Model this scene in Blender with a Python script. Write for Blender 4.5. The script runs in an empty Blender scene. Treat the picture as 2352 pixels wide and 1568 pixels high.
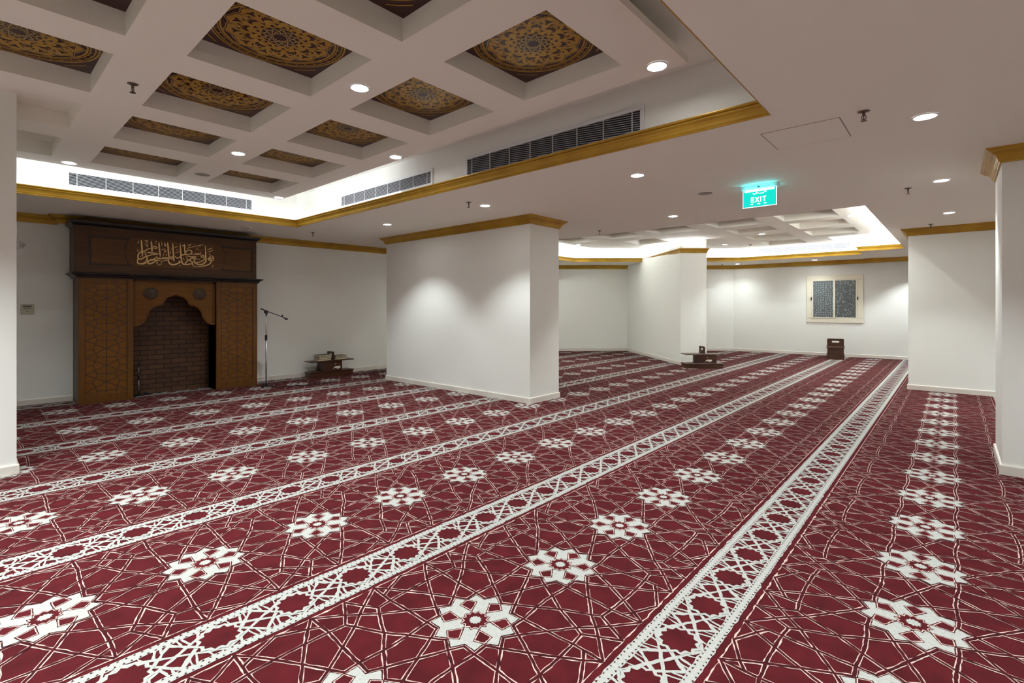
import bpy, math, random
import numpy as np
from mathutils import Vector, Matrix
from mathutils.geometry import tessellate_polygon
random.seed(7)
PI = math.pi
# ---------------------------------------------------------------- camera
YAW = math.radians(41.8017)
CC, SS = math.cos(YAW), math.sin(YAW)
S = bpy.context.scene
cam = bpy.data.cameras.new('camera'); camo = bpy.data.objects.new('camera', cam)
S.collection.objects.link(camo); S.camera = camo
camo.location = (0, 0, 1.4); camo.rotation_euler = (PI/2, 0, YAW - PI/2)
cam.sensor_width = 36; cam.lens = 1135.07/2352*36; cam.shift_y = -(784-704.9)/2352
cam.clip_start = .02; cam.clip_end = 60
# ---------------------------------------------------------------- world, exposure
W = bpy.data.worlds.new('world'); S.world = W; W.use_nodes = True
W.node_tree.nodes['Background'].inputs[0].default_value = (.01, .011, .014, 1)
W.node_tree.nodes['Background'].inputs[1].default_value = .3
S.view_settings.view_transform = 'Standard'; S.view_settings.look = 'None'
S.view_settings.exposure = 2.42; S.view_settings.gamma = 1; S.view_settings.use_curve_mapping = False
S.cycles.use_denoising = True
S.cycles.use_adaptive_sampling = True; S.cycles.adaptive_threshold = .03
S.cycles.max_bounces = 6; S.cycles.diffuse_bounces = 5; S.cycles.glossy_bounces = 2
S.cycles.transmission_bounces = 3; S.cycles.sample_clamp_indirect = 6
S.cycles.caustics_reflective = False; S.cycles.caustics_refractive = False
P_DOWN = 30.0        # watts of one recessed downlight
DOWN_COL = (.91, .985, 1.0)
P_COVE = 6.5         # watts per metre of LED strip
COVE_COL = (.93, .96, 1.0)
H = 2.725            # soffit height
HF = 3.04            # underside of the coffered fields
HP = 3.19            # coffer panels
HT = 3.24            # top of the recesses
C = S.collection

def lin(c):
    c = c/255
    return c/12.92 if c <= .04045 else ((c+.055)/1.055)**2.4
def rgb(r, g, b): return (lin(r), lin(g), lin(b), 1)
# ---------------------------------------------------------------- materials
M = {}
def mat(name, col, rough=.6, metal=0., noise=None, bump=None, emit=None, spec=.5):
    m = bpy.data.materials.new(name); m.use_nodes = True; nt = m.node_tree; b = nt.nodes['Principled BSDF']
    b.inputs['Roughness'].default_value = rough; b.inputs['Metallic'].default_value = metal
    b.inputs['Specular IOR Level'].default_value = spec
    b.inputs['Base Color'].default_value = col
    tc = None
    if noise or bump:
        tc = nt.nodes.new('ShaderNodeTexCoord')
    if noise:   # (scale xyz, colour 2, detail, low, high)
        sc, c2, det, lo, hi = noise
        mp = nt.nodes.new('ShaderNodeMapping'); mp.inputs['Scale'].default_value = sc
        nt.links.new(tc.outputs['Object'], mp.inputs['Vector'])
        n = nt.nodes.new('ShaderNodeTexNoise'); n.inputs['Scale'].default_value = 1; n.inputs['Detail'].default_value = det
        nt.links.new(mp.outputs[0], n.inputs['Vector'])
        r = nt.nodes.new('ShaderNodeValToRGB'); r.color_ramp.elements[0].position = lo; r.color_ramp.elements[1].position = hi
        r.color_ramp.elements[0].color = col; r.color_ramp.elements[1].color = c2
        nt.links.new(n.outputs['Fac'], r.inputs[0]); nt.links.new(r.outputs[0], b.inputs['Base Color'])
    if bump:    # (scale, strength, distance)
        n = nt.nodes.new('ShaderNodeTexNoise'); n.inputs['Scale'].default_value = bump[0]; n.inputs['Detail'].default_value = 2
        nt.links.new(tc.outputs['Object'], n.inputs['Vector'])
        bp = nt.nodes.new('ShaderNodeBump'); bp.inputs['Strength'].default_value = bump[1]; bp.inputs['Distance'].default_value = bump[2]
        nt.links.new(n.outputs['Fac'], bp.inputs['Height']); nt.links.new(bp.outputs[0], b.inputs['Normal'])
    if emit:
        b.inputs['Emission Color'].default_value = emit[0]; b.inputs['Emission Strength'].default_value = emit[1]
    M[name] = m; return m
mat('wall_paint', rgb(236, 237, 231), .55, bump=(60, .05, .002))
mat('ceiling_paint', rgb(241, 238, 228), .7)
mat('baseboard', rgb(222, 216, 206), .4)
mat('carpet_red', rgb(67, 18, 22), .95, noise=((9, 9, 9), rgb(86, 24, 29), 3, .3, .75), bump=(900, .5, .002), spec=.1)
mat('carpet_core', rgb(52, 17, 20), .95, noise=((30, 30, 30), rgb(74, 22, 27), 2, .35, .7), spec=.1)
mat('carpet_cream', rgb(172, 170, 164), .95, noise=((70, 70, 70), rgb(158, 160, 154), 3, .35, .7), bump=(900, .4, .002), spec=.1)
mat('carpet_line', rgb(202, 176, 166), .95, noise=((60, 60, 60), rgb(168, 138, 130), 3, .35, .75), spec=.1)
mat('carpet_outline', rgb(60, 28, 30), .95, spec=.1)
mat('gold_paint', rgb(188, 148, 46), .36, .3, noise=((3, 3, 3), rgb(174, 134, 40), 2, .4, .6))
mat('gold_leaf', rgb(172, 132, 38), .35, .2, noise=((22, 22, 22), rgb(186, 150, 64), 3, .35, .7))
mat('gold_line', rgb(178, 154, 100), .35, .4)
mat('maroon', rgb(50, 11, 11), .3)
mat('wood_dark', rgb(86, 58, 33), .4, noise=((2, 2, 26), rgb(70, 46, 26), 4, .3, .7), spec=.3)
mat('wood_panel', rgb(120, 77, 25), .45, noise=((3, 3, 22), rgb(102, 64, 19), 4, .3, .7), spec=.25)
mat('wood_rail', rgb(110, 70, 25), .42, noise=((26, 3, 2), rgb(90, 56, 19), 4, .3, .7), spec=.3)
mat('wood_frieze', rgb(104, 68, 32), .42, noise=((2, 2, 26), rgb(86, 55, 25), 4, .3, .7), spec=.3)
mat('wood_groove', rgb(72, 42, 14), .5)
mat('wood_black', rgb(15, 10, 9), .3)
mat('rack_wood', rgb(80, 44, 22), .35, noise=((3, 3, 30), rgb(58, 31, 15), 4, .3, .7))
mat('rosette', rgb(78, 60, 46), .35, .2)
mat('calligraphy', rgb(238, 198, 136), .35, .15)
mat('white_metal', rgb(226, 228, 230), .35)
mat('slat_metal', rgb(172, 176, 184), .4)
mat('vent_dark', rgb(38, 36, 38), .8)
mat('black_plastic', rgb(22, 21, 22), .4)
mat('black_rubber', rgb(16, 15, 16), .6)
mat('chrome', rgb(190, 192, 196), .22, .9)
mat('steel_dark', rgb(110, 96, 84), .35, .7)
mat('speaker_grey', rgb(150, 146, 140), .6)
mat('frame_cream', rgb(228, 222, 202), .4)
mat('plate', rgb(190, 188, 168), .4)
mat('plate_dark', rgb(92, 92, 88), .4)
mat('plastic_white', rgb(232, 230, 226), .35)
mat('page', rgb(222, 210, 176), .8)
mat('cover_green', rgb(58, 66, 46), .5)
mat('cover_brown', rgb(66, 52, 38), .5)
mat('sticker', rgb(232, 228, 220), .5)
mat('lamp_glow', (1, 1, 1, 1), .5, emit=((1, .99, .96, 1), 22))
mat('exit_glow', rgb(0, 80, 74), .4, emit=(rgb(0, 226, 208), .19))
mat('exit_white', rgb(240, 255, 252), .4, emit=(rgb(226, 255, 250), .3))
mat('led_body', (1, 1, 1, 1), .5, emit=((.93, .96, 1, 1), 3))
mat('shaft_dark', rgb(60, 56, 52), .9)
def brick_mat():
    m = bpy.data.materials.new('brick'); m.use_nodes = True; nt = m.node_tree; b = nt.nodes['Principled BSDF']
    tc = nt.nodes.new('ShaderNodeTexCoord'); mp = nt.nodes.new('ShaderNodeMapping')
    mp.inputs['Rotation'].default_value = (PI/2, 0, 0)
    br = nt.nodes.new('ShaderNodeTexBrick')
    br.inputs['Scale'].default_value = 1; br.inputs['Brick Width'].default_value = .215; br.inputs['Row Height'].default_value = .078
    br.inputs['Mortar Size'].default_value = .007; br.inputs['Mortar Smooth'].default_value = .3
    br.inputs['Color1'].default_value = rgb(92, 58, 30); br.inputs['Color2'].default_value = rgb(72, 44, 24); br.inputs['Mortar'].default_value = rgb(24, 14, 10)
    nt.links.new(tc.outputs['Object'], mp.inputs[0]); nt.links.new(mp.outputs[0], br.inputs['Vector'])
    nt.links.new(br.outputs['Color'], b.inputs['Base Color'])
    bp = nt.nodes.new('ShaderNodeBump'); bp.inputs['Strength'].default_value = .6; bp.inputs['Distance'].default_value = .006; bp.invert = True
    nt.links.new(br.outputs['Fac'], bp.inputs['Height']); nt.links.new(bp.outputs[0], b.inputs['Normal'])
    b.inputs['Roughness'].default_value = .6; M['brick'] = m
brick_mat()
def pane_mat():
    m = bpy.data.materials.new('patterned_glass'); m.use_nodes = True; nt = m.node_tree; b = nt.nodes['Principled BSDF']
    tc = nt.nodes.new('ShaderNodeTexCoord'); v = nt.nodes.new('ShaderNodeTexVoronoi'); v.feature = 'DISTANCE_TO_EDGE'
    v.inputs['Scale'].default_value = 17; v.inputs['Randomness'].default_value = .6
    nt.links.new(tc.outputs['Object'], v.inputs['Vector'])
    r = nt.nodes.new('ShaderNodeValToRGB'); r.color_ramp.elements[0].position = .1; r.color_ramp.elements[1].position = .28
    r.color_ramp.elements[0].color = rgb(84, 88, 86); r.color_ramp.elements[1].color = rgb(134, 146, 150)
    nt.links.new(v.outputs['Distance'], r.inputs[0]); nt.links.new(r.outputs[0], b.inputs['Base Color'])
    b.inputs['Roughness'].default_value = .25; M['pane'] = m
pane_mat()

# ---------------------------------------------------------------- mesh helpers
class MB:
    def __init__(s): s.v = []; s.f = []; s.m = []
    def quadface(s, pts, mi=0):
        n = len(s.v); s.v += [tuple(p) for p in pts]; s.f.append(tuple(range(n, n+len(pts)))); s.m.append(mi)
    def box(s, a, b, mi=0, bev=0, T=None):
        (x0, y0, z0), (x1, y1, z1) = a, b
        x0, x1 = sorted((x0, x1)); y0, y1 = sorted((y0, y1)); z0, z1 = sorted((z0, z1))
        e = min(bev, (x1-x0)/2.01, (y1-y0)/2.01, (z1-z0)/2.01)
        if e <= 0:
            v = [(x, y, z) for x in (x0, x1) for y in (y0, y1) for z in (z0, z1)]
            fs = [(0, 1, 3, 2), (4, 6, 7, 5), (0, 4, 5, 1), (2, 3, 7, 6), (0, 2, 6, 4), (1, 5, 7, 3)]
        else:   # chamfered box
            v = []; idx = {}
            for i, x in enumerate((x0, x1)):
                for j, y in enumerate((y0, y1)):
                    for k, z in enumerate((z0, z1)):
                        dx = e if i == 0 else -e; dy = e if j == 0 else -e; dz = e if k == 0 else -e
                        for ax, p in enumerate(((x, y+dy, z+dz), (x+dx, y, z+dz), (x+dx, y+dy, z))):
                            idx[(i, j, k, ax)] = len(v); v.append(p)
            g = lambda i, j, k, a_: idx[(i, j, k, a_)]
            fs = []
            for i in (0, 1): fs.append([g(i, 0, 0, 0), g(i, 1, 0, 0), g(i, 1, 1, 0), g(i, 0, 1, 0)])
            for j in (0, 1): fs.append([g(0, j, 0, 1), g(1, j, 0, 1), g(1, j, 1, 1), g(0, j, 1, 1)])
            for k in (0, 1): fs.append([g(0, 0, k, 2), g(1, 0, k, 2), g(1, 1, k, 2), g(0, 1, k, 2)])
            for i in (0, 1):
                for j in (0, 1): fs.append([g(i, j, 0, 0), g(i, j, 1, 0), g(i, j, 1, 1), g(i, j, 0, 1)])
            for i in (0, 1):
                for k in (0, 1): fs.append([g(i, 0, k, 0), g(i, 1, k, 0), g(i, 1, k, 2), g(i, 0, k, 2)])
            for j in (0, 1):
                for k in (0, 1): fs.append([g(0, j, k, 1), g(1, j, k, 1), g(1, j, k, 2), g(0, j, k, 2)])
            for i in (0, 1):
                for j in (0, 1):
                    for k in (0, 1): fs.append([g(i, j, k, 0), g(i, j, k, 1), g(i, j, k, 2)])
        n = len(s.v)
        for p in v: s.v.append(tuple(T @ Vector(p)) if T else p)
        for f in fs: s.f.append(tuple(n+q for q in f)); s.m.append(mi)
    def tube(s, pts, r, n=10, mi=0, caps=True):
        pts = [Vector(p) for p in pts]; rs = r if isinstance(r, (list, tuple)) else [r]*len(pts)
        base = len(s.v); up = None
        for i, p in enumerate(pts):
            d = (pts[min(i+1, len(pts)-1)] - pts[max(i-1, 0)]).normalized()
            if up is None:
                up = Vector((0, 0, 1)) if abs(d.z) < .9 else Vector((1, 0, 0))
            a = d.cross(up).normalized(); b = d.cross(a).normalized(); up = -b if b.length else up
            for k in range(n):
                t = 2*PI*k/n; s.v.append(tuple(p + (a*math.cos(t) + b*math.sin(t))*rs[i]))
        for i in range(len(pts)-1):
            for k in range(n):
                s.f.append((base+i*n+k, base+i*n+(k+1) % n, base+(i+1)*n+(k+1) % n, base+(i+1)*n+k)); s.m.append(mi)
        if caps:
            s.f.append(tuple(base+k for k in range(n))); s.m.append(mi)
            q = base+(len(pts)-1)*n; s.f.append(tuple(q+k for k in reversed(range(n)))); s.m.append(mi)
    def lathe(s, prof, n=32, mi=0, o=(0, 0, 0)):
        base = len(s.v)
        for r, z in prof:
            for k in range(n): s.v.append((o[0]+r*math.cos(2*PI*k/n), o[1]+r*math.sin(2*PI*k/n), o[2]+z))
        for i in range(len(prof)-1):
            for k in range(n):
                s.f.append((base+i*n+k, base+i*n+(k+1) % n, base+(i+1)*n+(k+1) % n, base+(i+1)*n+k)); s.m.append(mi)
    def prism(s, poly, z0, z1, mi=0, T=None):
        """extrude a 2-D polygon (may be concave) from z0 to z1"""
        n = len(s.v); k = len(poly)
        tris = tessellate_polygon([[Vector((p[0], p[1], 0)) for p in poly]])
        for z in (z0, z1):
            for p in poly:
                q = Vector((p[0], p[1], z)); s.v.append(tuple(T @ q) if T else tuple(q))
        for t in tris:
            s.f.append(tuple(n+i for i in t)); s.m.append(mi); s.f.append(tuple(n+k+i for i in t)); s.m.append(mi)
        for i in range(k):
            j = (i+1) % k; s.f.append((n+i, n+j, n+k+j, n+k+i)); s.m.append(mi)
    def build(s, name, mats, parent=None, smooth=False, loc=None, fixn=True):
        me = bpy.data.meshes.new(name); me.from_pydata(s.v, [], s.f)
        if not isinstance(mats, (list, tuple)): mats = [mats]
        for m in mats: me.materials.append(M[m] if isinstance(m, str) else m)
        if len(mats) > 1: me.polygons.foreach_set('material_index', s.m)
        if fixn:
            import bmesh
            bm = bmesh.new(); bm.from_mesh(me); bmesh.ops.recalc_face_normals(bm, faces=bm.faces); bm.to_mesh(me); bm.free()
        if smooth: me.polygons.foreach_set('use_smooth', [True]*len(me.polygons))
        me.update()
        o = bpy.data.objects.new(name, me); C.objects.link(o)
        if parent: o.parent = parent
        if loc: o.location = loc
        return o
def tag(o, label=None, cat=None, group=None, kind=None):
    if label: o['label'] = label
    if cat: o['category'] = cat
    if group: o['group'] = group
    if kind: o['kind'] = kind
    return o
def thing(name, label, cat, loc, rz=0, group=None):
    o = bpy.data.objects.new(name, None); C.objects.link(o); o.location = loc; o.rotation_euler = (0, 0, rz)
    o.empty_display_size = .1
    return tag(o, label, cat, group)
def struct(o): o['kind'] = 'structure'; return o
def dup(root, loc=None, rz=None, label=None):
    r = root.copy(); C.objects.link(r)
    if loc is not None: r.location = loc
    if rz is not None: r.rotation_euler = (0, 0, rz)
    if label: r['label'] = label
    for ch in list(root.children):
        c = ch.copy(); C.objects.link(c); c.parent = r
        for g in ch.children:
            d = g.copy(); C.objects.link(d); d.parent = c
    return r
def sweep(mb, path, prof, closed=False, mi=0, z=0, side=1):
    """sweep profile [(offset, dz)] along a plan path; offset to the left of travel (side=1)"""
    n = len(path); P2 = [Vector((p[0], p[1])) for p in path]; base = len(mb.v); k = len(prof)
    for i in range(n):
        if closed or 0 < i < n-1:
            d0 = (P2[i]-P2[i-1]).normalized(); d1 = (P2[(i+1) % n]-P2[i]).normalized()
        elif i == 0: d0 = d1 = (P2[1]-P2[0]).normalized()
        else: d0 = d1 = (P2[i]-P2[i-1]).normalized()
        n0 = Vector((-d0.y, d0.x)); n1 = Vector((-d1.y, d1.x)); m = (n0+n1).normalized(); m = m/max(.2, m.dot(n0))
        for off, dz in prof:
            q = P2[i]+m*off*side; mb.v.append((q.x, q.y, z+dz))
    rng = range(n if closed else n-1)
    for i in rng:
        a = base+i*k; b = base+((i+1) % n)*k
        for j in range(k-1): mb.f.append((a+j, b+j, b+j+1, a+j+1)); mb.m.append(mi)
    if not closed:
        mb.f.append(tuple(base+j for j in range(k))); mb.m.append(mi)
        mb.f.append(tuple(base+(n-1)*k+j for j in range(k))); mb.m.append(mi)
CROWN = [(0, -.118), (.014, -.118), (.017, -.106), (.024, -.1), (.026, -.092), (.034, -.07), (.048, -.05), (.068, -.034), (.08, -.03), (.083, -.02), (.092, -.018), (.1, -.008), (.105, 0)]
MOULD = [(0, 0), (.006, 0), (.01, .008), (.007, .014), (.012, .02), (.016, .042), (.026, .062), (.04, .076), (.042, .084), (.036, .088), (.05, .094), (.055, .102), (.055, .108), (0, .108)]
BASE = [(0, .085), (.012, .083), (.016, .074), (.016, 0)]

# ================================================================ setting
def fl(fw, rt): return (fw*CC+rt*SS, fw*SS-rt*CC)        # metres ahead / to the right of the tripod -> plan
# --- carpeted floor: one mesh, woven pattern tufted slightly proud of the red pile
PX, PY = .6390122, 1.4580557
FX0, FY0 = 1.5343202, 1.5916878
def smooth_noise(rng, n):
    a = rng.standard_normal(n+4); return (a[:-4]+2*a[1:-3]+3*a[2:-2]+2*a[3:-1]+a[4:])/4.36
class Tile:
    def __init__(s, step, jit, seed): s.V = []; s.F = []; s.Mi = []; s.n = 0; s.step = step; s.jit = jit; s.rng = np.random.default_rng(seed); s.kz = {}
    def ribbon(s, pts, wo, z, mi, wi=None, ext=.003, closed=False):
        """strip between -wo..wo, or two strips between wi..wo when wi is given"""
        P_ = [np.array(p, float) for p in pts]
        if not closed:
            d = P_[1]-P_[0]; P_[0] = P_[0]-d/np.linalg.norm(d)*ext
            d = P_[-1]-P_[-2]; P_[-1] = P_[-1]+d/np.linalg.norm(d)*ext
        else: P_ = P_+[P_[0]]
        L = []
        nrm = []
        for i in range(len(P_)-1):
            d = P_[i+1]-P_[i]; l = np.linalg.norm(d); d /= l; nrm.append(np.array([-d[1], d[0]]))
        for i in range(len(P_)-1):
            l = np.linalg.norm(P_[i+1]-P_[i]); m = max(1, int(round(l/s.step)))
            n0 = nrm[i]
            if i > 0 or closed:
                a = nrm[i-1]; mm = a+n0; q = np.linalg.norm(mm); mm = mm/q if q > 1e-6 else n0; n0m = mm/max(.45, mm@n0)
            else: n0m = n0
            L.append((P_[i], n0m))
            for j in range(1, m): L.append((P_[i]+(P_[i+1]-P_[i])*j/m, nrm[i]))
        L.append((P_[-1], L[0][1] if closed else nrm[-1]))
        c = np.array([a for a, b in L]); nn = np.array([b for a, b in L]); N = len(L)
        q_ = s.kz[z] = s.kz.get(z, 0)+1; zz = z+(q_ % 64)*1.3e-5
        def strip(a, b):
            ja = smooth_noise(s.rng, N)*s.jit; jb = smooth_noise(s.rng, N)*s.jit
            if closed: ja[-1] = ja[0]; jb[-1] = jb[0]
            A = c+nn*(a+ja)[:, None]; B = c+nn*(b+jb)[:, None]
            v = np.empty((2*N, 3)); v[0::2, :2] = A; v[1::2, :2] = B; v[:, 2] = zz
            i = np.arange(N-1)*2
            f = np.stack([i+1, i, i+2, i+3], 1)+s.n
            s.V.append(v); s.F.append(f); s.Mi.append(np.full(N-1, mi)); s.n += 2*N
        if wi is None: strip(np.full(N, -wo), np.full(N, wo))
        else: strip(np.full(N, wi), np.full(N, wo)); strip(np.full(N, -wo), np.full(N, -wi))
    def star(s, c0, ring, z, mi):
        """star-shaped polygon, fan of quads (degenerate centre)"""
        q_ = s.kz[z] = s.kz.get(z, 0)+1; zz = z+(q_ % 64)*(1.3e-5 if z < .003 else 4e-6)
        R = []
        for i in range(len(ring)):
            a = np.array(ring[i], float); b = np.array(ring[(i+1) % len(ring)], float)
            m = max(1, int(round(np.linalg.norm(b-a)/s.step)))
            for j in range(m): R.append(a+(b-a)*j/m)
        R = np.array(R); N = len(R); R = R+s.rng.standard_normal(R.shape)*s.jit*.55
        v = np.zeros((N+1, 3)); v[:N, :2] = R; v[N, :2] = c0; v[:, 2] = zz
        i = np.arange(N); f = np.stack([i, (i+1) % N, np.full(N, N), np.full(N, N)], 1)+s.n
        s.V.append(v); s.F.append(f); s.Mi.append(np.full(N, mi)); s.n += N+1
    def done(s): return np.concatenate(s.V), np.concatenate(s.F), np.concatenate(s.Mi)
def star_ring(n, r0, r1, ph, c=(0, 0)):
    out = []
    for k in range(n):
        a = ph+2*PI*k/n; b = a+PI/n
        out.append((c[0]+r0*math.cos(a), c[1]+r0*math.sin(a))); out.append((c[0]+r1*math.cos(b), c[1]+r1*math.sin(b)))
    return out
Z_LINE, Z_CORE, Z_WHITE = .0012, .0022, .0014
def field_tile(step, jit, seed):
    t = Tile(step, jit, seed)
    segs = [[(0, .268), (.087, .3246), (.243, .443), (.405, .568), (.5, .665)], [(.5, .665), (.59-.18, .745), (.25, .873)],
            [(.268, 0), (.3246, .087), (.405, .225), (.5, .363)], [(.5, .363), (.405, .568), (.37, .632)],
            [(.37, .632), (.255, .645), (0, .655)], [(.37, .632), (.425, .728), (.5, .872)],
            [(.232, .134), (.2376, .2376), (.243, .443), (.256, .66), (.25, .873)],
            [(.134, .232), (.2376, .2376), (.39, .222), (.5, .218)],
            [(.134, .232), (.087, .3246), (0, .484)], [(0, .484), (.1, .655), (.178, .781), (.245, .873)],
            [(0, .872), (.175, .781), (.25, .734)], [(.232, .134), (.3246, .087), (.5, 0)]]
    for sx in (1, -1):
        for sy in (1, -1):
            for g in segs:
                p = [(x*sx, y*sy) for x, y in g]
                t.ribbon(p, .0152, Z_LINE, 2, wi=.0075)
                t.ribbon(p, .0088, Z_CORE, 3)
    t.star((0, 0), star_ring(12, .3105, .2515, math.radians(15)), .0031, 4)
    t.star((0, 0), star_ring(12, .302, .2445, math.radians(15)), .00315, 1)
    # six kite-shaped openings in the white rosette
    for k in range(6):
        a = k*PI/3; R = lambda x, y: (x*math.cos(a)-y*math.sin(a), x*math.sin(a)+y*math.cos(a))
        for (i, sd, o), z, mi in (((.100, (.207, .069), .262), .0033, 4), ((.114, (.205, .060), .253), .0035, 2), ((.126, (.203, .052), .245), .0037, 0)):
            q = [R(i, 0), R(sd[0], sd[1]), R(o, 0), R(sd[0], -sd[1])]
            t.star(R((i+o)/2, 0), q, z, mi)
        t.ribbon([R(.09, 0), R(.11, 0)], .006, .00332, 4)
    t.star((0, 0), star_ring(12, .109, .088, 0), .0040, 4)
    t.star((0, 0), star_ring(12, .102, .081, 0), .0044, 2)
    t.star((0, 0), star_ring(12, .094, .072, 0), .0048, 0)
    t.star((0, 0), star_ring(12, .046, .035, 0), .0052, 1)
    return t.done()
def stripe_tile(step, jit, seed):
    t = Tile(step, jit, seed)         # x 0..0.5 with the star at 0.25, y about 0
    for sy in (1, -1):
        t.ribbon([(0, sy*.188), (.5, sy*.188)], .034, Z_WHITE, 1, ext=0)
        t.ribbon([(0, sy*.2655), (.5, sy*.2655)], .0038, Z_WHITE, 2, ext=0)
        for i in range(12):
            for yy, ph in ((.1665, 0), (.2115, .02)):
                x = .02+i*.0417+ph
                if x > .495: x -= .5
                t.star((x, sy*yy), [(x-.0085, sy*yy-.0055), (x+.0085, sy*yy-.0055), (x+.001, sy*yy+.0075)], .0027, 4)
        for sx in (0, .5):
            d = 1 if sx == 0 else -1
            t.ribbon([(sx, 0), (sx+d*.245, sy*.155)], .0118, Z_WHITE, 1)
            t.ribbon([(sx+d*.118, 0), (sx, sy*.15)], .0118, Z_WHITE, 1)
            t.ribbon([(sx+d*.075, sy*.155), (sx+d*.1, sy*.062)], .0075, Z_WHITE, 1)
            t.ribbon([(sx+d*.165, sy*.155), (sx+d*.15, sy*.092)], .007, Z_WHITE, 1)
            t.ribbon([(sx+d*.045, sy*.155), (sx+d*.052, sy*.085)], .006, Z_WHITE, 1)
            t.ribbon([(sx, sy*.155), (sx+d*.02, sy*.12)], .008, Z_WHITE, 1)
    t.star((.25, 0), star_ring(12, .150, .126, 0, (.25, 0)), .0032, 1)
    t.star((.25, 0), star_ring(12, .124, .101, 0, (.25, 0)), .0038, 0)
    return t.done()
def make_floor():
    X0, X1, Y0, Y1 = -3.2, 17.4, -3.0, 10.4
    V = [np.array([[X0, Y0, 0], [X1, Y0, 0], [X1, Y1, 0], [X0, Y1, 0]], float)]; F = [np.array([[0, 1, 2, 3]])]; Mi = [np.array([0])]; n = 4
    near = [(field_tile(.014, .0019, k), stripe_tile(.014, .0028, 50+k)) for k in range(4)]
    mid = (field_tile(.06, .0012, 91), stripe_tile(.1, .0012, 92))
    far = (field_tile(9, 0, 93), stripe_tile(9, 0, 94))
    def put(tile, ox, oy):
        nonlocal n
        v, f, mi = tile
        w = v.copy(); w[:, 0] = v[:, 0]*PX+ox; w[:, 1] = v[:, 1]*PX+oy
        V.append(w); F.append(f+n); Mi.append(mi); n += len(v)
    for j in range(-3, 7):
        for i in range(-8, 26):
            cx, cy = FX0+i*PX, FY0+j*PY
            if not (X0+.3 < cx < X1-.3 and Y0-.9 < cy < Y1+.9): continue
            for kind in (0, 1):
                if kind == 1:
                    places = [(cx, cy+PY/2), (cx+PX/2, cy+PY/2)]
                else: places = [(cx, cy)]
                for q, (x, y) in enumerate(places):
                    if not (Y0+.05 < y < Y1-.05): continue
                    fw = x*CC+y*SS; rt = x*SS-y*CC
                    if fw < -1: lod = far
                    else:
                        d = math.hypot(fw, rt)
                        lod = near[(i*3+j*5+q) % 4] if (d < 4.6 and fw > 0) else (mid if d < 8 else far)
                    put(lod[kind], x, y)
    V = np.concatenate(V); F = np.concatenate(F); Mi = np.concatenate(Mi)
    # quads with a repeated last index are triangles
    tri = F[:, 2] == F[:, 3]
    ls = np.where(tri, 3, 4); tot = int(ls.sum())
    start = np.concatenate([[0], np.cumsum(ls)[:-1]])
    li = np.empty(tot, np.int32)
    for c in range(3): li[start+c] = F[:, c]
    li[start[~tri]+3] = F[~tri, 3]
    me = bpy.data.meshes.new('floor'); me.vertices.add(len(V)); me.vertices.foreach_set('co', V.ravel())
    me.loops.add(tot); me.loops.foreach_set('vertex_index', li)
    me.polygons.add(len(F)); me.polygons.foreach_set('loop_start', start.astype(np.int32)); me.polygons.foreach_set('loop_total', ls.astype(np.int32))
    for m in ('carpet_red', 'carpet_cream', 'carpet_line', 'carpet_core', 'carpet_outline'): me.materials.append(M[m])
    me.polygons.foreach_set('material_index', Mi.astype(np.int32)); me.update(calc_edges=True); me.validate()
    o = bpy.data.objects.new('floor', me); C.objects.link(o); struct(o)
    o['label'] = 'wall-to-wall dark red carpet with white star rosettes and lattice stripes'
make_floor()

# --- walls
def yw(x): return 9.85-(x-.5)*.0317          # front wall carrying the mihrab
def wallbox(name, poly, z1=HT, z0=0):
    mb = MB(); mb.prism(poly, z0, z1); return struct(mb.build(name, 'wall_paint'))
XE = 12.66; YE = yw(XE)
wallbox('wall_front', [(-3.3, yw(-3.3)), (XE, YE), (XE+.3, YE+.4), (-3.3, 10.4)])
PC = (16.55, 5.27)
wallbox('wall_far_left', [(XE, YE), PC, (PC[0]+.5, PC[1]+.4), (XE+.5, YE+.5)])
wx = lambda y: 16.55+(5.27-y)*.0458
wallbox('wall_far', [PC, (wx(-3), -3), (wx(-3)+.4, -3), (PC[0]+.5, PC[1]+.4)])
wallbox('wall_back', [(-3.3, -3), (17.4, -3), (17.4, -3.3), (-3.3, -3.3)])
wallbox('wall_left', [(-3.3, -3.3), (-3.3, 10.4), (-3.0, 10.4), (-3.0, -3.3)])
# piers and the far wall stub
P1 = [(5.5, 4.57), (6.2, 4.57), (6.2, 8.17), (5.5, 8.17)]
wallbox('wall_pier_middle', P1, H+.05)
PL = [(-.9, 5.86), (.32, 5.86), (.32, 7.0), (-.9, 7.0)]
wallbox('wall_pier_left', PL)
P3 = [(5.82, -2.0), (6.66, -2.0), (6.66, -.3), (5.82, -.3)]
wallbox('wall_pier_right', P3, H+.05)
P4 = [(10.79, -3.0), (12.2, -3.0), (12.2, .58), (10.79, .58)]
wallbox('wall_right', P4, H+.05)
ST = [(11.61, 4.92), (12.03, 4.45), (14.75, 7.28), (14.25, 7.85)]
wallbox('wall_stub_far', [(11.61, 4.92), (12.03, 4.45), (15.2, 7.72), (14.6, 8.2)])
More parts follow.
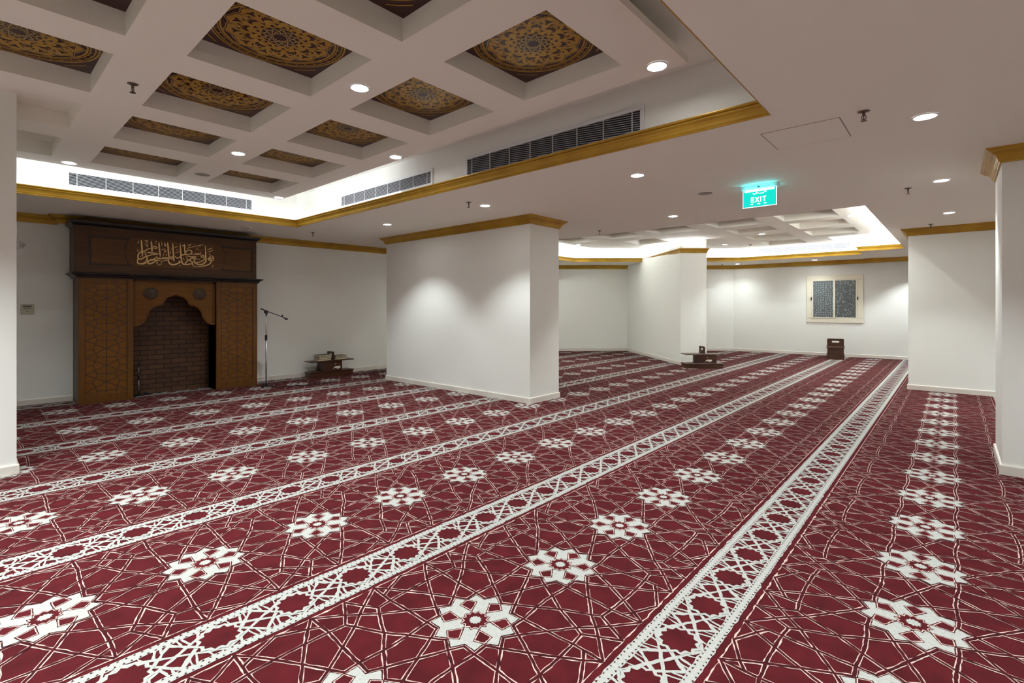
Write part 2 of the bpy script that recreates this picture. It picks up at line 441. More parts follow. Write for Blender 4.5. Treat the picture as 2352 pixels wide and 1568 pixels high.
# --- crowns (gold) and baseboards
def crown(name, path, closed=False, side=1, z=H, prof=CROWN):
    mb = MB(); sweep(mb, path, prof, closed, z=z, side=side); o = mb.build(name, 'gold_paint'); struct(o); return o
def base(name, path, closed=False, side=1):
    mb = MB(); sweep(mb, path, BASE, closed, side=side); o = mb.build(name, 'baseboard'); struct(o); return o
ccw = lambda P_: P_
crown('trim_1', P1, True, side=-1); base('baseboard_pier_middle', P1, True, side=-1)
crown('trim_2', P3, True, side=-1); base('baseboard_pier_right', P3, True, side=-1)
crown('trim_3', P4, True, side=-1); base('baseboard_right', P4, True, side=-1)
base('baseboard_pier_left', PL, True, side=-1)
crown('trim_4', [(-3, yw(-3)), (.95, yw(.95)), (.95, 9.65), (3.27, 9.65), (3.27, yw(3.27)), (XE, YE), PC, (wx(3.9), 3.9), (wx(3.9)-.05, 3.9), (wx(1.75)-.05, 1.75), (wx(1.75)-.1, 1.75), (wx(-3)-.1, -3)], side=-1)
base('baseboard_front_left', [(-3, yw(-3)), (1.13, yw(1.13))], side=-1)
base('baseboard_front', [(3.56, yw(3.56)), (XE, YE), PC, (wx(-3), -3)], side=-1)
base('baseboard_stub_far', [(14.6, 8.2), (11.61, 4.92), (12.03, 4.45), (15.2, 7.72)], side=-1)
bh = MB(); bh.box((.95, 9.65, 2.612), (3.27, 9.9, H)); struct(bh.build('wall_bulkhead', 'wall_paint'))

# --- soffit with the two recesses
R1 = [(-1.8, .94), (3.735, .94), (3.735, 8.13), (-1.8, 8.13)]
R2 = [(7.88, .86), (14.25, .82), (14.25, 1.69), (15.1, 1.69), (15.1, 4.6), (13.44, 6.72), (12.03, 8.3), (7.88, 8.3)]
def plate(name, outer, holes, z, m, extra=None):
    mb = MB(); loops = [[Vector((x, y, 0)) for x, y in L] for L in [outer]+holes]
    tr = tessellate_polygon(loops); flat = [v for L in loops for v in L]
    mb.v = [(v.x, v.y, z) for v in flat]; mb.f = [tuple(t) for t in tr]; mb.m = [0]*len(tr)
    if extra: extra(mb)
    # keep the plate facing down
    o = mb.build(name, m, fixn=False); return struct(o)
OUT = [(-3.3, -3.3), (17.4, -3.3), (17.4, 10.4), (-3.3, 10.4)]
plate('ceiling', OUT, [R1, R2], H, 'ceiling_paint')
def recess(name, poly):
    def ex(mb):
        n = len(poly)
        for i in range(n):
            a, b = poly[i], poly[(i+1) % n]
            mb.quadface([(a[0], a[1], H), (b[0], b[1], H), (b[0], b[1], HT), (a[0], a[1], HT)])
    plate(name, poly, [], HT, 'wall_paint', ex)
recess('ceiling_recess_near', R1); recess('ceiling_recess_far', R2)
crown('trim_5', R1, True, side=1, z=H-.001, prof=MOULD)
crown('trim_6', R2, True, side=1, z=H-.001, prof=MOULD)
crown('trim_7', [(13.35, 6.75), (11.61, 4.92), (12.03, 4.45), (14.2, 6.7)], side=-1, z=H-.02, prof=MOULD)
# --- coffered fields
F1 = [(-1.5, 1.335), (3.27, 1.335), (3.27, 7.66), (-1.5, 7.66)]
F2 = [(8.3, 1.22), (13.6, 1.2), (13.6, 2.2), (14.62, 2.2), (14.62, 4.45), (13.9, 5.15), (12.6, 6.6), (11.65, 7.5), (8.3, 7.5)]
cols1 = [(-.165, .668), (.99, 1.825), (2.16, 2.995)]
rows1 = [(1.68, 2.545), (2.875, 3.737), (4.067, 4.925), (5.262, 6.09), (6.46, 7.31)]
cof1 = [(c, r) for c in cols1 for r in rows1]
cols2 = [(9.7, 10.55), (10.93, 11.82), (12.2, 13.06), (13.5, 14.33)]
rows2 = [(1.53, 2.43), (2.77, 3.65), (4.05, 4.93), (5.32, 6.17), (6.57, 7.38)]
cof2 = [(cols2[0], r) for r in rows2]+[(cols2[1], rows2[0]), (cols2[1], rows2[1]), ((11.05, 11.93), rows2[3]), (cols2[2], rows2[0]), (cols2[2], rows2[1]), (cols2[3], rows2[1])]
def field(name, poly, cof, edge):
    def ex(mb):
        for (x0, x1), (y0, y1) in cof:
            q = [(x0, y0), (x1, y0), (x1, y1), (x0, y1)]
            for i in range(4):
                a, b = q[i], q[(i+1) % 4]
                mb.quadface([(a[0], a[1], HF), (b[0], b[1], HF), (b[0], b[1], HP), (a[0], a[1], HP)])
            mb.quadface([(x, y, HP) for x, y in q])
        n = len(poly)
        for i in range(n):
            a, b = poly[i], poly[(i+1) % n]
            mb.quadface([(a[0], a[1], HF), (b[0], b[1], HF), (b[0], b[1], HF+edge), (a[0], a[1], HF+edge)])
    holes = [[(x0, y0), (x1, y0), (x1, y1), (x0, y1)] for (x0, x1), (y0, y1) in cof]
    plate(name, poly, holes, HF, 'ceiling_paint', ex)
field('ceiling_coffered_near', F1, cof1, .05); field('ceiling_coffered_far', F2, cof2, .05)

# --- medallions
def medallion_meshes():
    a = .415
    pb = MB(); pb.box((-a-.003, -a-.003, -.012), (a+.003, a+.003, -.001)); board = pb.build('panel', 'maroon')
    T = Tile(.03, 0, 5)
    def ringline(r, w, z=0, mi=0, n=72): T.ribbon([(r*math.cos(2*PI*i/n), r*math.sin(2*PI*i/n)) for i in range(n)], w, z, mi, closed=True)
    ringline(.405, .006); ringline(.386, .0035); ringline(.358, .0035); ringline(.342, .006)
    for k in range(36):
        t = 2*PI*k/36; T.ribbon([(r*math.cos(t), r*math.sin(t)) for r in (.358, .386)], .0035, 0, 0)
        T.ribbon([(.372*math.cos(t+.03), .372*math.sin(t+.03)), (.372*math.cos(t+.145), .372*math.sin(t+.145))], .003, .0002, 2)
    for j in range(4):   # corner scrolls
        t0 = PI/4+j*PI/2
        for r, wd in ((.455, .28),):
            T.ribbon([(r*math.cos(t0+u), r*math.sin(t0+u)) for u in np.linspace(-wd*.6, wd*.6, 9)], .0045, 0, 0)
    # scalloped gold field
    ring = []
    for k in range(120):
        t = 2*PI*k/120; r = .305+.012*math.cos(12*t)+.006*math.cos(24*t+1)
        ring.append((r*math.cos(t), r*math.sin(t)))
    T.step = 1; T.star((0, 0), ring, .0006, 0); T.step = .03
    T.ribbon([(x*1.03, y*1.03) for x, y in ring], .003, .0004, 1, closed=True)
    def rot(p, t): return (p[0]*math.cos(t)-p[1]*math.sin(t), p[0]*math.sin(t)+p[1]*math.cos(t))
    def shape(pts, t, z=.0014, mi=2):
        q = [rot(p, t) for p in pts]; cx = sum(p[0] for p in q)/len(q); cy = sum(p[1] for p in q)/len(q)
        T.step = 1; T.star((cx, cy), q, z, mi); T.step = .03
    def tri(r, s_, inv=1):
        out = []
        for i in range(6):
            t = PI*i/3; q = s_ if i % 2 == 0 else s_*.36
            out.append((r+inv*q*math.cos(t), q*math.sin(t)))
        return out
    for k in range(12):
        t = 2*PI*k/12
        shape(tri(.262, .037, -1), t); shape(tri(.205, .031, 1), t+PI/12); shape(tri(.155, .021, -1), t)
        shape([(.285, -.012), (.296, 0), (.285, .012), (.268, .006+.014), (.276, .004)], t+PI/12)
        shape([(.222, .022), (.246, .034), (.252, .052), (.236, .046)], t); shape([(.222, -.022), (.246, -.034), (.252, -.052), (.236, -.046)], t)
        shape([(.175, .03), (.19, .018), (.232, .012), (.198, .034)], t+PI/12, mi=2); shape([(.175, -.03), (.19, -.018), (.232, -.012), (.198, -.034)], t+PI/12)
        shape([(.128, -.01), (.145, .004), (.128, .018), (.118, .004)], t+PI/12)
        T.ribbon([rot((.29, .0), t+PI/12), rot((.255, .03), t+PI/12), rot((.235, 0), t+PI/12)], .0026, .0022, 1)
        T.ribbon([rot((.29, .0), t+PI/12), rot((.255, -.03), t+PI/12), rot((.235, 0), t+PI/12)], .0026, .0022, 1)
    T.step = 1; T.star((0, 0), [(.112*math.cos(2*PI*i/48), .112*math.sin(2*PI*i/48)) for i in range(48)], .0026, 2)
    for k in range(12):
        t = 2*PI*k/12
        T.ribbon([rot((.118, -.03), t), rot((.05, .02), t)], .0032, .0032, 1); T.ribbon([rot((.118, .03), t), rot((.05, -.02), t)], .0032, .0034, 1)
    T.ribbon(star_ring(12, .098, .078, PI/12), .0028, .0036, 1, closed=True)
    T.star((0, 0), star_ring(12, .052, .04, 0), .0042, 2)
    T.ribbon(star_ring(12, .052, .04, 0), .0028, .0044, 1, closed=True)
    v, f, mi = T.done()
    f = [tuple(r[:3]) if r[2] == r[3] else tuple(r) for r in f.tolist()]
    # clip against the square panel
    v[:, 0] = np.clip(v[:, 0], -a, a); v[:, 1] = np.clip(v[:, 1], -a, a)
    mb = MB(); mb.v = [(x, y, -z-.0135) for x, y, z in v.tolist()]; mb.f = f; mb.m = mi.tolist()
    orn = mb.build('ornament', ['gold_leaf', 'gold_line', 'maroon'], fixn=False)
    return board, orn
board, orn = medallion_meshes()
cn = ['left coffer column', 'middle coffer column', 'right coffer column']
rn = ['nearest the camera', 'second from the camera', 'in the middle of the length', 'second from the mihrab', 'closest to the mihrab']
first = None
vis1 = [(0, 1), (0, 2), (1, 0), (1, 1), (1, 2), (1, 3), (1, 4), (2, 0), (2, 1), (2, 2), (2, 3), (2, 4), (0, 0)]
def medal(cx, cy, label, group):
    global first
    if first is None:
        first = thing('ceiling_medallion', label, 'ceiling ornament', (cx, cy, HP), 0, group)
        board.parent = first; orn.parent = first
        return first
    r = dup(first, (cx, cy, HP), 0, label); r['group'] = group; return r
for ci, ri in vis1:
    (x0, x1), (y0, y1) = cols1[ci], rows1[ri]
    medal((x0+x1)/2, (y0+y1)/2, 'gold arabesque disc on maroon panel, %s, %s' % (cn[ci], rn[ri]), 'medallions in the coffers of the near ceiling')
lab2 = ['first coffer row from the right', 'second coffer row from the right', 'third coffer row from the right', 'fourth coffer row from the right', 'fifth coffer row from the right']
for k, ((x0, x1), (y0, y1)) in enumerate(cof2[:5]+cof2[7:8]):
    nm = lab2[k] if k < 5 else 'coffer above the far wall stub'
    medal((x0+x1)/2, (y0+y1)/2, 'maroon and gold panel barely seen in the far ceiling, %s' % nm, 'medallions in the coffers of the far ceiling')

# --- cove LED lights (lamps lying on the mouldings and on the field edges)
def strip(x0, y0, x1, y1, z, direction, w=.03, power=P_COVE):
    L = math.hypot(x1-x0, y1-y0)
    li = bpy.data.lights.new('cove_light', 'AREA'); li.shape = 'RECTANGLE'; li.size = L; li.size_y = w
    li.energy = power*L; li.color = COVE_COL
    o = bpy.data.objects.new('cove_light', li); C.objects.link(o)
    o.location = ((x0+x1)/2, (y0+y1)/2, z)
    xa = Vector((x1-x0, y1-y0, 0)).normalized(); za = -Vector(direction).normalized(); ya = za.cross(xa)
    o.matrix_world = Matrix.Translation(o.location) @ Matrix((xa, ya, za)).transposed().to_4x4()
    return o
UP = (0, 0, 1)
strip(-1.7, 8.095, 3.7, 8.095, H+.115, UP, power=P_COVE*.05)
strip(3.70, 8.08, 3.70, 5.2, H+.115, UP, power=P_COVE*.015)
strip(-1.4, 7.64, 3.25, 7.64, HF+.075, (0, 1, .15), power=P_COVE*.055)
strip(3.25, 7.62, 3.25, 5.3, HF+.075, (1, 0, .15), power=P_COVE*.075)
n2 = len(R2)
for i in range(n2):
    a, b = Vector(R2[i]), Vector(R2[(i+1) % n2]); d = (b-a).normalized(); nn = Vector((-d.y, d.x))*.035
    a2 = a+d*.05+nn; b2 = b-d*.05+nn
    if i == 4: pieces = [(a2, Vector((14.45, 5.36))), ]
    else: pieces = [(a2, b2)]
    for p, q in pieces: strip(p.x, p.y, q.x, q.y, H+.115, UP, power=P_COVE*.28)
for i in range(len(F2)):
    a, b = Vector(F2[i]), Vector(F2[(i+1) % len(F2)]); d = (b-a).normalized(); nn = Vector((-d.y, d.x))
    if i in (4, 5, 6): continue
    strip(a.x+nn.x*.02, a.y+nn.y*.02, b.x+nn.x*.02, b.y+nn.y*.02, HF+.075, (-nn.x, -nn.y, .15), power=P_COVE*.26)
strip(11.58, 4.98, 12.9, 6.35, H+.115, (-.7, .7, 1.5), power=P_COVE*.12)
strip(11.64, 4.87, 12.0, 4.47, H+.115, (-.7, -.7, 1.5), power=P_COVE*.12)

# ================================================================ downlights
def make_downlight():
    t = thing('downlight', 'x', 'downlight', (0, 0, 0))
    mb = MB(); mb.lathe([(.074, 0), (.076, -.004), (.072, -.007), (.062, -.006), (.057, -.001), (.054, .002)], 36); mb.build('trim_ring', 'white_metal', t, smooth=True)
    mb = MB(); mb.lathe([(.0, -.005), (.024, -.0045), (.044, -.003), (.056, .001)], 36); mb.build('lens', 'lamp_glow', t)
    return t
def lamp(t, x, y, z, power=P_DOWN, size=104, blend=.55):
    li = bpy.data.lights.new('downlight_and_fill_spot', 'SPOT'); li.energy = power; li.color = DOWN_COL
    li.spot_size = math.radians(size); li.spot_blend = blend; li.shadow_soft_size = .035
    o = bpy.data.objects.new('downlight_and_fill_spot', li); C.objects.link(o); o.location = (x, y, z-.012)
DL = [  # x, y, z, label
 (1.995, 3.312, HF, 'recessed downlight in the near coffered ceiling, middle beam, nearer one'),
 (1.984, 5.695, HF, 'recessed downlight in the near coffered ceiling, middle beam, farther one'),
 (3.165, 1.507, HF, 'bright recessed downlight at the right corner of the near coffered ceiling'),
 (3.177, 4.544, HF, 'recessed downlight on the right edge of the near coffered ceiling, midway'),
 (.830, 7.489, HF, 'recessed downlight above the left end of the long mihrab side grille'),
 (3.183, 7.527, HF, 'recessed downlight at the inner corner of the near coffered ceiling'),
 (4.474, .149, H, 'large recessed downlight on the flat ceiling by the right-hand sprinkler'),
 (6.848, .098, H, 'recessed downlight on the flat ceiling left of the near right pier crown'),
 (9.258, .050, H, 'small recessed downlight above the right wall crown'),
 (4.541, 2.371, H, 'recessed downlight on the flat ceiling right of the near air grille'),
 (4.579, 4.567, H, 'recessed downlight in front of the right part of the middle pier crown'),
 (4.574, 6.767, H, 'recessed downlight in front of the left end of the middle pier crown'),
 (6.932, 3.050, H, 'recessed downlight on the flat ceiling below left of the exit sign'),
 (15.93, 4.95, H, 'tiny recessed downlight over the far corner of the window wall'),
 (16.02, 2.911, H, 'tiny recessed downlight above the window'),
 (10.674, 1.368, HF, 'recessed downlight near the apex of the far coffered ceiling'),
 (12.003, 3.211, HF, 'recessed downlight in the middle of the far coffered ceiling'),
 (9.55, 5.70, HF, 'small recessed downlight between far coffers left of the wall stub'),
 (10.836, 7.35, HF, 'recessed downlight at the left end of the far coffered ceiling'),
 (13.359, 4.469, HF, 'small recessed downlight just right of the far wall stub'),
 (13.35, 1.344, HF, 'small recessed downlight at the right end of the far coffered ceiling')]
proto = make_downlight()
for i, (x, y, z, lb) in enumerate(DL):
    g = 'recessed downlights'
    t = proto if i == 0 else dup(proto)
    t.location = (x, y, z-.001); t['label'] = lb; t['group'] = g
    if x > 15: lamp(t, x, y, z, P_DOWN*.62, 124, .95)
    else: lamp(t, x, y, z, P_DOWN*((.35 if y > 4.45 else 1.3) if x > 9.4 and z > H else .75 if y > 7 else 1.0))
# downlights carry on out of view; extra unseen lamps added to brighten left pier
HID = [(.83, 2.4, HF), (-1.5, 3.3, HF), (1.0, -.9, H), (-.35, 4.55, HF), (-1.0, 4.6, HF), (-.5, 3.9, HF), (2.08, .15, H), (-.4, .1, H), (-2.3, .1, H), (16.0, .72, H), (-.35, 1.51, HF), (-.35, 3.31, HF), (8.3, -1.9, H), (2.08, -1.9, H), (4.474, -1.9, H), (-2.3, 2.4, H), (-2.3, 4.8, H), (-2.4, -1.9, H), (14.2, .1, H), (9.3, -1.9, H)]
for x, y, z in HID:
    lamp(None, x, y, z)

# ================================================================ sprinklers, speakers, detector
def make_sprinkler():
    t = thing('sprinkler', 'x', 'sprinkler', (0, 0, 0))
    mb = MB(); mb.lathe([(.0, .002), (.033, .001), (.035, -.003), (.02, -.007), (.012, -.009)], 24); mb.build('escutcheon', 'steel_dark', t, smooth=True)
    mb = MB(); mb.tube([(0, 0, -.006), (0, 0, -.028)], .009, 10)
    for sx in (1, -1): mb.tube([(0, 0, -.024), (sx*.014, 0, -.034), (sx*.013, 0, -.046), (sx*.003, 0, -.06)], .0028, 6)
    mb.tube([(0, 0, -.028), (0, 0, -.058)], .0035, 6)
    mb.build('frame', 'steel_dark', t)
    mb = MB(); mb.lathe([(0, -.061), (.006, -.061), (.019, -.063), (.019, -.066), (0, -.066)], 16); mb.build('deflector', 'steel_dark', t)
    return t
sp = make_sprinkler()
SPR = [(.85, 4.50, HF, 'metal sprinkler head hanging from the left beam of the near coffered ceiling'),
 (4.085, .455, H, 'metal sprinkler head on the flat ceiling left of the large downlight'),
 (7.054, .380, H, 'metal sprinkler head on the flat ceiling beside the second right downlight'),
 (10.36, .275, H, 'tiny sprinkler head right above the right wall crown'),
 (4.30, 4.58, H, 'metal sprinkler head left of the downlight by the middle pier'),
 (4.192, 8.50, H, 'tiny sprinkler head between the recess corner and the front wall'),
 (7.40, 4.58, H, 'small sprinkler head on the flat ceiling right of the middle pier'),
 (14.0, 8.05, H, 'tiny sprinkler head in front of the far back wall'),
 (15.75, 5.35, H, 'tiny sprinkler head right of the far wall stub'),
 (8.95, 3.60, HF, 'small sprinkler head at the edge of the far coffered ceiling')]
for i, (x, y, z, lb) in enumerate(SPR):
    t = sp if i == 0 else dup(sp)
    t.location = (x, y, z); t['label'] = lb; t['group'] = 'ceiling sprinklers'; t.rotation_euler = (0, 0, .8+i)
def make_speaker():
    t = thing('ceiling_speaker', 'x', 'speaker', (0, 0, 0))
    mb = MB(); mb.lathe([(.092, 0), (.094, -.004), (.09, -.008), (.08, -.006)], 36); mb.build('rim', 'ceiling_paint', t, smooth=True)
    mb = MB(); mb.lathe([(.0, -.007), (.04, -.007), (.082, -.005)], 36); mb.build('grille', 'speaker_grey', t)
    return t
s0 = make_speaker()
for i, (x, y, z, lb) in enumerate([(2.002, 6.921, HF, 'round grey speaker in the near coffered ceiling beside the mihrab side coffers'),
        (5.778, 2.153, H, 'round grey speaker on the flat ceiling left of the exit sign'),
        (13.3, 1.65, HF, 'round grey speaker at the right end of the far coffered ceiling')]):
    t = s0 if i == 0 else dup(s0)
    t.location = (x, y, z); t['label'] = lb; t['group'] = 'round ceiling speakers'
def detector(x, y, z, lb):
    t = thing('smoke_detector', lb, 'smoke detector', (x, y, z), 0, 'smoke detectors')
    mb = MB(); mb.lathe([(.05, 0), (.052, -.01), (.05, -.016), (.03, -.018)], 28); mb.build('base', 'plastic_white', t, smooth=True)
    mb = MB(); mb.lathe([(.03, -.018), (.031, -.03), (0, -.03)], 28); mb.build('sensor', 'plate_dark', t)
    mb = MB(); mb.lathe([(.0, -.03), (.037, -.03), (.035, -.042), (.02, -.05), (0, -.051)], 28); mb.build('cap', 'plastic_white', t, smooth=True)
detector(3.194, 8.72, H, 'small white smoke detector above the right end of the mihrab')
detector(13.75, 3.95, HF, 'tiny smoke detector by the left end of the far air grille')

# ================================================================ air grilles
def grille(label, origin, xdir, w, h, nbay, tilt, pitch=.0185):
    """origin = lower left seen from the room, xdir = unit plan vector to the right; face looks to the room"""
    t = thing('air_grille', label, 'air vent', origin, math.atan2(xdir[1], xdir[0]), 'long air grilles')
    fr = .035
    mb = MB()
    for a, b in (((-fr, 0, -fr), (w+fr, .012, 0)), ((-fr, 0, h), (w+fr, .012, h+fr)), ((-fr, 0, 0), (0, .012, h)), ((w, 0, 0), (w+fr, .012, h))):
        mb.box((a[0], -a[1], a[2]), (b[0], -b[1], b[2]), bev=.002)
    mb.build('frame', 'white_metal', t)
    mb = MB(); mb.box((0, -.0005, 0), (w, .002, h)); mb.build('backing', 'vent_dark', t)
    mb = MB()
    n = int((h+abs(tilt)*w)/pitch)+2
    for k in range(n):
        c = k*pitch-(tilt*w if tilt > 0 else 0)
        # slat line z = c + tilt*x clipped to 0..h
        xs = [0, w]
        if abs(tilt) > 1e-6:
            xa, xb = (0-c)/tilt, (h-c)/tilt
            lo, hi = max(0, min(xa, xb)), min(w, max(xa, xb))
        else:
            lo, hi = (0, w) if 0 < c < h else (0, 0)
        if hi-lo < .004: continue
        za, zb = c+tilt*lo, c+tilt*hi; th = .0042*math.sqrt(1+tilt*tilt)
        for (dz0, y0, dz1, y1) in ((-th, -.003, th, -.009),):
            mb.quadface([(lo, y0, za+dz1), (hi, y0, zb+dz1), (hi, y1, zb+dz0), (lo, y1, za+dz0)])
            mb.quadface([(lo, y1, za+dz0), (hi, y1, zb+dz0), (hi, y1, zb+dz0+.002), (lo, y1, za+dz0+.002)])
    mb.build('louvres', 'slat_metal', t, fixn=False)
    e = w*.035
    for k in range(nbay+1):
        mb = MB(); x = e+(w-2*e)*k/nbay; mb.box((x-.003, -.002, 0), (x+.003, -.0105, h)); mb.build('mullion', 'white_metal', t)
    return t
grille('long air grille with slanting louvres above the mihrab side moulding', (.90, 8.127, 2.908), (1, 0), 2.12, .148, 7, .42)
grille('shorter air grille near the inner corner on the right fascia', (3.732, 6.67, 2.872), (0, -1), 2.05, .135, 7, -.36)
grille('large near air grille on the right fascia of the recess', (3.732, 3.99, 2.852), (0, -1), 2.07, .168, 7, -.10)
grille('distant air grille in the bright cove above the window wall', (15.097, 4.13, 2.908), (0, -1), 2.16, .14, 7, .3)

# ================================================================ mihrab
YF = 9.32
mi_t = thing('mihrab', 'tall carved dark wood mihrab with brick niche and gold calligraphy', 'prayer niche', (2.35, YF, 0))
OX, OY = -2.35, -YF
def part(mb, name, m, parent=mi_t, **k):
    mb.v = [(x-2.35, y-YF, z) for x, y, z in mb.v]
    return mb.build(name, m, parent, **k)
def lattice(mb, x0, x1, z0, z1, y):
    """carved strapwork grooves on a column panel"""
    cx = (x0+x1)/2; hw = (x1-x0)/2; p = .246; w = .0072
    def seg(a, b):
        (xa, za), (xb, zb) = a, b
        if za > z1 and zb > z1 or za < z0 and zb < z0: return
        def clip(P_, Q):
            (xp, zp), (xq, zq) = P_, Q
            if zp < z0: xp += (xq-xp)*(z0-zp)/(zq-zp); zp = z0
            if zp > z1: xp += (xq-xp)*(z1-zp)/(zq-zp); zp = z1
            return (xp, zp)
        a2, b2 = clip((xa, za), (xb, zb)), clip((xb, zb), (xa, za))
        d = Vector((b2[0]-a2[0], b2[1]-a2[1]))
        if d.length < 1e-4: return
        L = d.length; d.normalize(); n = Vector((-d.y, d.x))*w
        q = [(a2[0]+n.x, a2[1]+n.y), (b2[0]+n.x, b2[1]+n.y), (b2[0]-n.x, b2[1]-n.y), (a2[0]-n.x, a2[1]-n.y)]
        yy = y-.0012-(len(mb.f) % 9)*.0001
        mb.quadface([(u, yy, v) for u, v in q])
    k0 = int(math.floor(z0/p))-1
    for k in range(k0, int(z1/p)+2):
        Z = lambda t_: (k+t_)*p+.05
        X = lambda u: cx+u*hw
        for sx in (1, -1):
            for sz in (1, -1): seg((X(0), Z(0)), (X(sx), Z(.5*sz)))
            seg((X(sx), Z(0)), (X(sx*.66), Z(0))); 
            for sz in (1, -1):
                seg((X(sx*.66), Z(0)), (X(sx*.56), Z(.27*sz))); seg((X(sx*.56), Z(.27*sz)), (X(sx*.45), Z(.5*sz)))
                seg((X(sx*.45), Z(.5*sz)), (X(sx*.2), Z(.5*sz))) if sz > 0 else None
        seg((X(-.45), Z(.5)), (X(.45), Z(.5)))
        seg((X(0), Z(0)), (X(0), Z(1)))
for x0, x1, lb in ((1.13, 1.765, 'left'), (2.9, 3.56, 'right')):
    mb = MB(); mb.box((x0, YF, 0), (x1, 9.80, 1.86))
    col = part(mb, 'side_column', 'wood_dark')
    # raised stiles and rails round the carved panel
    px0, px1, pz0, pz1 = x0+.075, x1-.075, .13, 1.74
    mb = MB()
    for a, b in (((x0, .0), (px0, 1.86)), ((px1, .0), (x1, 1.86)), ((px0, .0), (px1, pz0)), ((px0, pz1), (px1, 1.86))):
        mb.box((a[0], YF-.014, a[1]), (b[0], YF, b[1]), bev=.003)
    part(mb, 'panel_frame', 'wood_rail', col)
    mb = MB(); mb.box((px0, YF-.004, pz0), (px1, YF, pz1)); cp = part(mb, 'carved_panel', 'wood_panel', col)
    mb = MB(); lattice(mb, px0+.01, px1-.01, pz0+.01, pz1-.01, YF-.004)
    for a, b in (((px0, pz0), (px0+.01, pz1)), ((px1-.01, pz0), (px1, pz1))):
        mb.box((a[0], YF-.0065, a[1]), (b[0], YF-.004, b[1]))
    part(mb, 'carved_strapwork', 'wood_groove', col, fixn=False)
# arch panel between the columns, set slightly back
YS = YF+.055
def cubic(p0, p1, p2, p3, n=8):
    out = []
    for i in range(n):
        t = i/n; u = 1-t
        out.append(tuple(u**3*p0[k]+3*u*u*t*p1[k]+3*u*t*t*p2[k]+t**3*p3[k] for k in (0, 1)))
    return out
AX0, AX1 = 1.765, 2.9; ACX = (AX0+AX1)/2
half = []       # right half of the arch from the apex down, x measured from the centre
half += cubic((0, 1.60), (.02, 1.575), (.05, 1.575), (.09, 1.565), 5)
half += cubic((.09, 1.565), (.15, 1.55), (.17, 1.46), (.20, 1.425), 6)
half += cubic((.20, 1.425), (.30, 1.42), (.36, 1.36), (.375, 1.27), 8)
half += cubic((.375, 1.27), (.39, 1.18), (.44, 1.15), (.475, 1.12), 6)
half += cubic((.475, 1.12), (.50, 1.10), (.54, 1.105), (.567, 1.105), 4)
arch = [(ACX-x, z) for x, z in reversed(half)]+[(ACX+x, z) for x, z in half[1:]]
poly = [(AX0, 1.105)]+arch+[(AX1, 1.105), (AX1, 1.87), (AX0, 1.87)]
Tm = Matrix(((1, 0, 0, 0), (0, 0, 1, 0), (0, 1, 0, 0), (0, 0, 0, 1)))     # (x, z, depth) -> (x, depth, z)
mb = MB(); mb.prism(poly, YS, YS+.04, T=Tm); sp_ = part(mb, 'arch_panel', 'wood_panel')
mb = MB()
for i in range(len(arch)-1):
    (xa, za), (xb, zb) = arch[i], arch[i+1]
    mb.tube([(xa, YS-.004, za+.004), (xb, YS-.004, zb+.004)], .012, 6, caps=False)
mb.tube([(AX0, YS-.004, 1.109), arch[0][:1]+(YS-.004, 1.109)], .012, 6)
mb.tube([(arch[-1][0], YS-.004, 1.109), (AX1, YS-.004, 1.109)], .012, 6)
part(mb, 'arch_moulding', 'wood_rail', sp_)
mb = MB()
for a, b in (((AX0, 1.105), (AX0+.035, 1.87)), ((AX1-.035, 1.105), (AX1, 1.87)), ((AX0, 1.8), (AX1, 1.87))):
    mb.box((a[0], YS-.01, a[1]), (b[0], YS, b[1]))
part(mb, 'arch_frame', 'wood_rail', sp_)
for x in (2.0, 2.665):
    mb = MB(); T2 = Matrix.Translation((x, YS-.002, 1.615)) @ Matrix.Rotation(PI/2, 4, 'X')
    q = MB(); q.lathe([(.092, 0), (.092, .014), (.082, .02), (.074, .014), (.066, .016), (.03, .024), (0, .03)], 40)
    for k in range(12):
        t = 2*PI*k/12
        q.tube([(.02*math.cos(t), .02*math.sin(t), .024), (.068*math.cos(t+.2), .068*math.sin(t+.2), .02)], [.003, .007], 6)
    mb.v = [tuple(T2 @ Vector(v)) for v in q.v]; mb.f = q.f; mb.m = q.m
    part(mb, 'rosette', 'rosette', smooth=False)
# brick niche
mb = MB()
mb.box((AX0-.02, 9.70, 0), (AX1+.02, 9.74, 1.87))
part(mb, 'brick_niche', 'brick')
mb = MB()
mb.box((AX0-.02, YF+.02, 0), (AX0+.0, 9.74, 1.87)); mb.box((AX1, YF+.02, 0), (AX1+.02, 9.74, 1.87)); mb.box((AX0, YS+.04, 1.8), (AX1, 9.74, 1.87))
part(mb, 'niche_lining', 'wood_dark')
# cornices and frieze
mb = MB(); sweep(mb, [(1.13, 9.85), (1.13, YF), (3.56, YF), (3.56, 9.80)], [(0, 1.82), (.02, 1.82), (.025, 1.84), (.04, 1.85), (.045, 1.865), (.075, 1.875), (.08, 1.895), (0, 1.905)], side=-1)
part(mb, 'lower_cornice', 'wood_black')
FX1, FX2 = 1.09, 3.545
mb = MB(); mb.box((FX1, YF, 1.90), (FX2, 9.80, 2.57)); fr = part(mb, 'frieze', 'wood_dark')
mb = MB()
for a, b in (((FX1, 1.9), (1.25, 2.57)), ((3.475, 1.9), (FX2, 2.57)), ((1.25, 1.9), (3.475, 2.02)), ((1.25, 2.43), (3.475, 2.57))):
    mb.box((a[0], YF-.014, a[1]), (b[0], YF, b[1]), bev=.004)
part(mb, 'frieze_frame', 'wood_dark', fr)
mb = MB(); mb.box((1.272, YF-.008, 2.04), (3.452, YF, 2.41), bev=.004); part(mb, 'frieze_panel', 'wood_frieze', fr)
mb = MB()
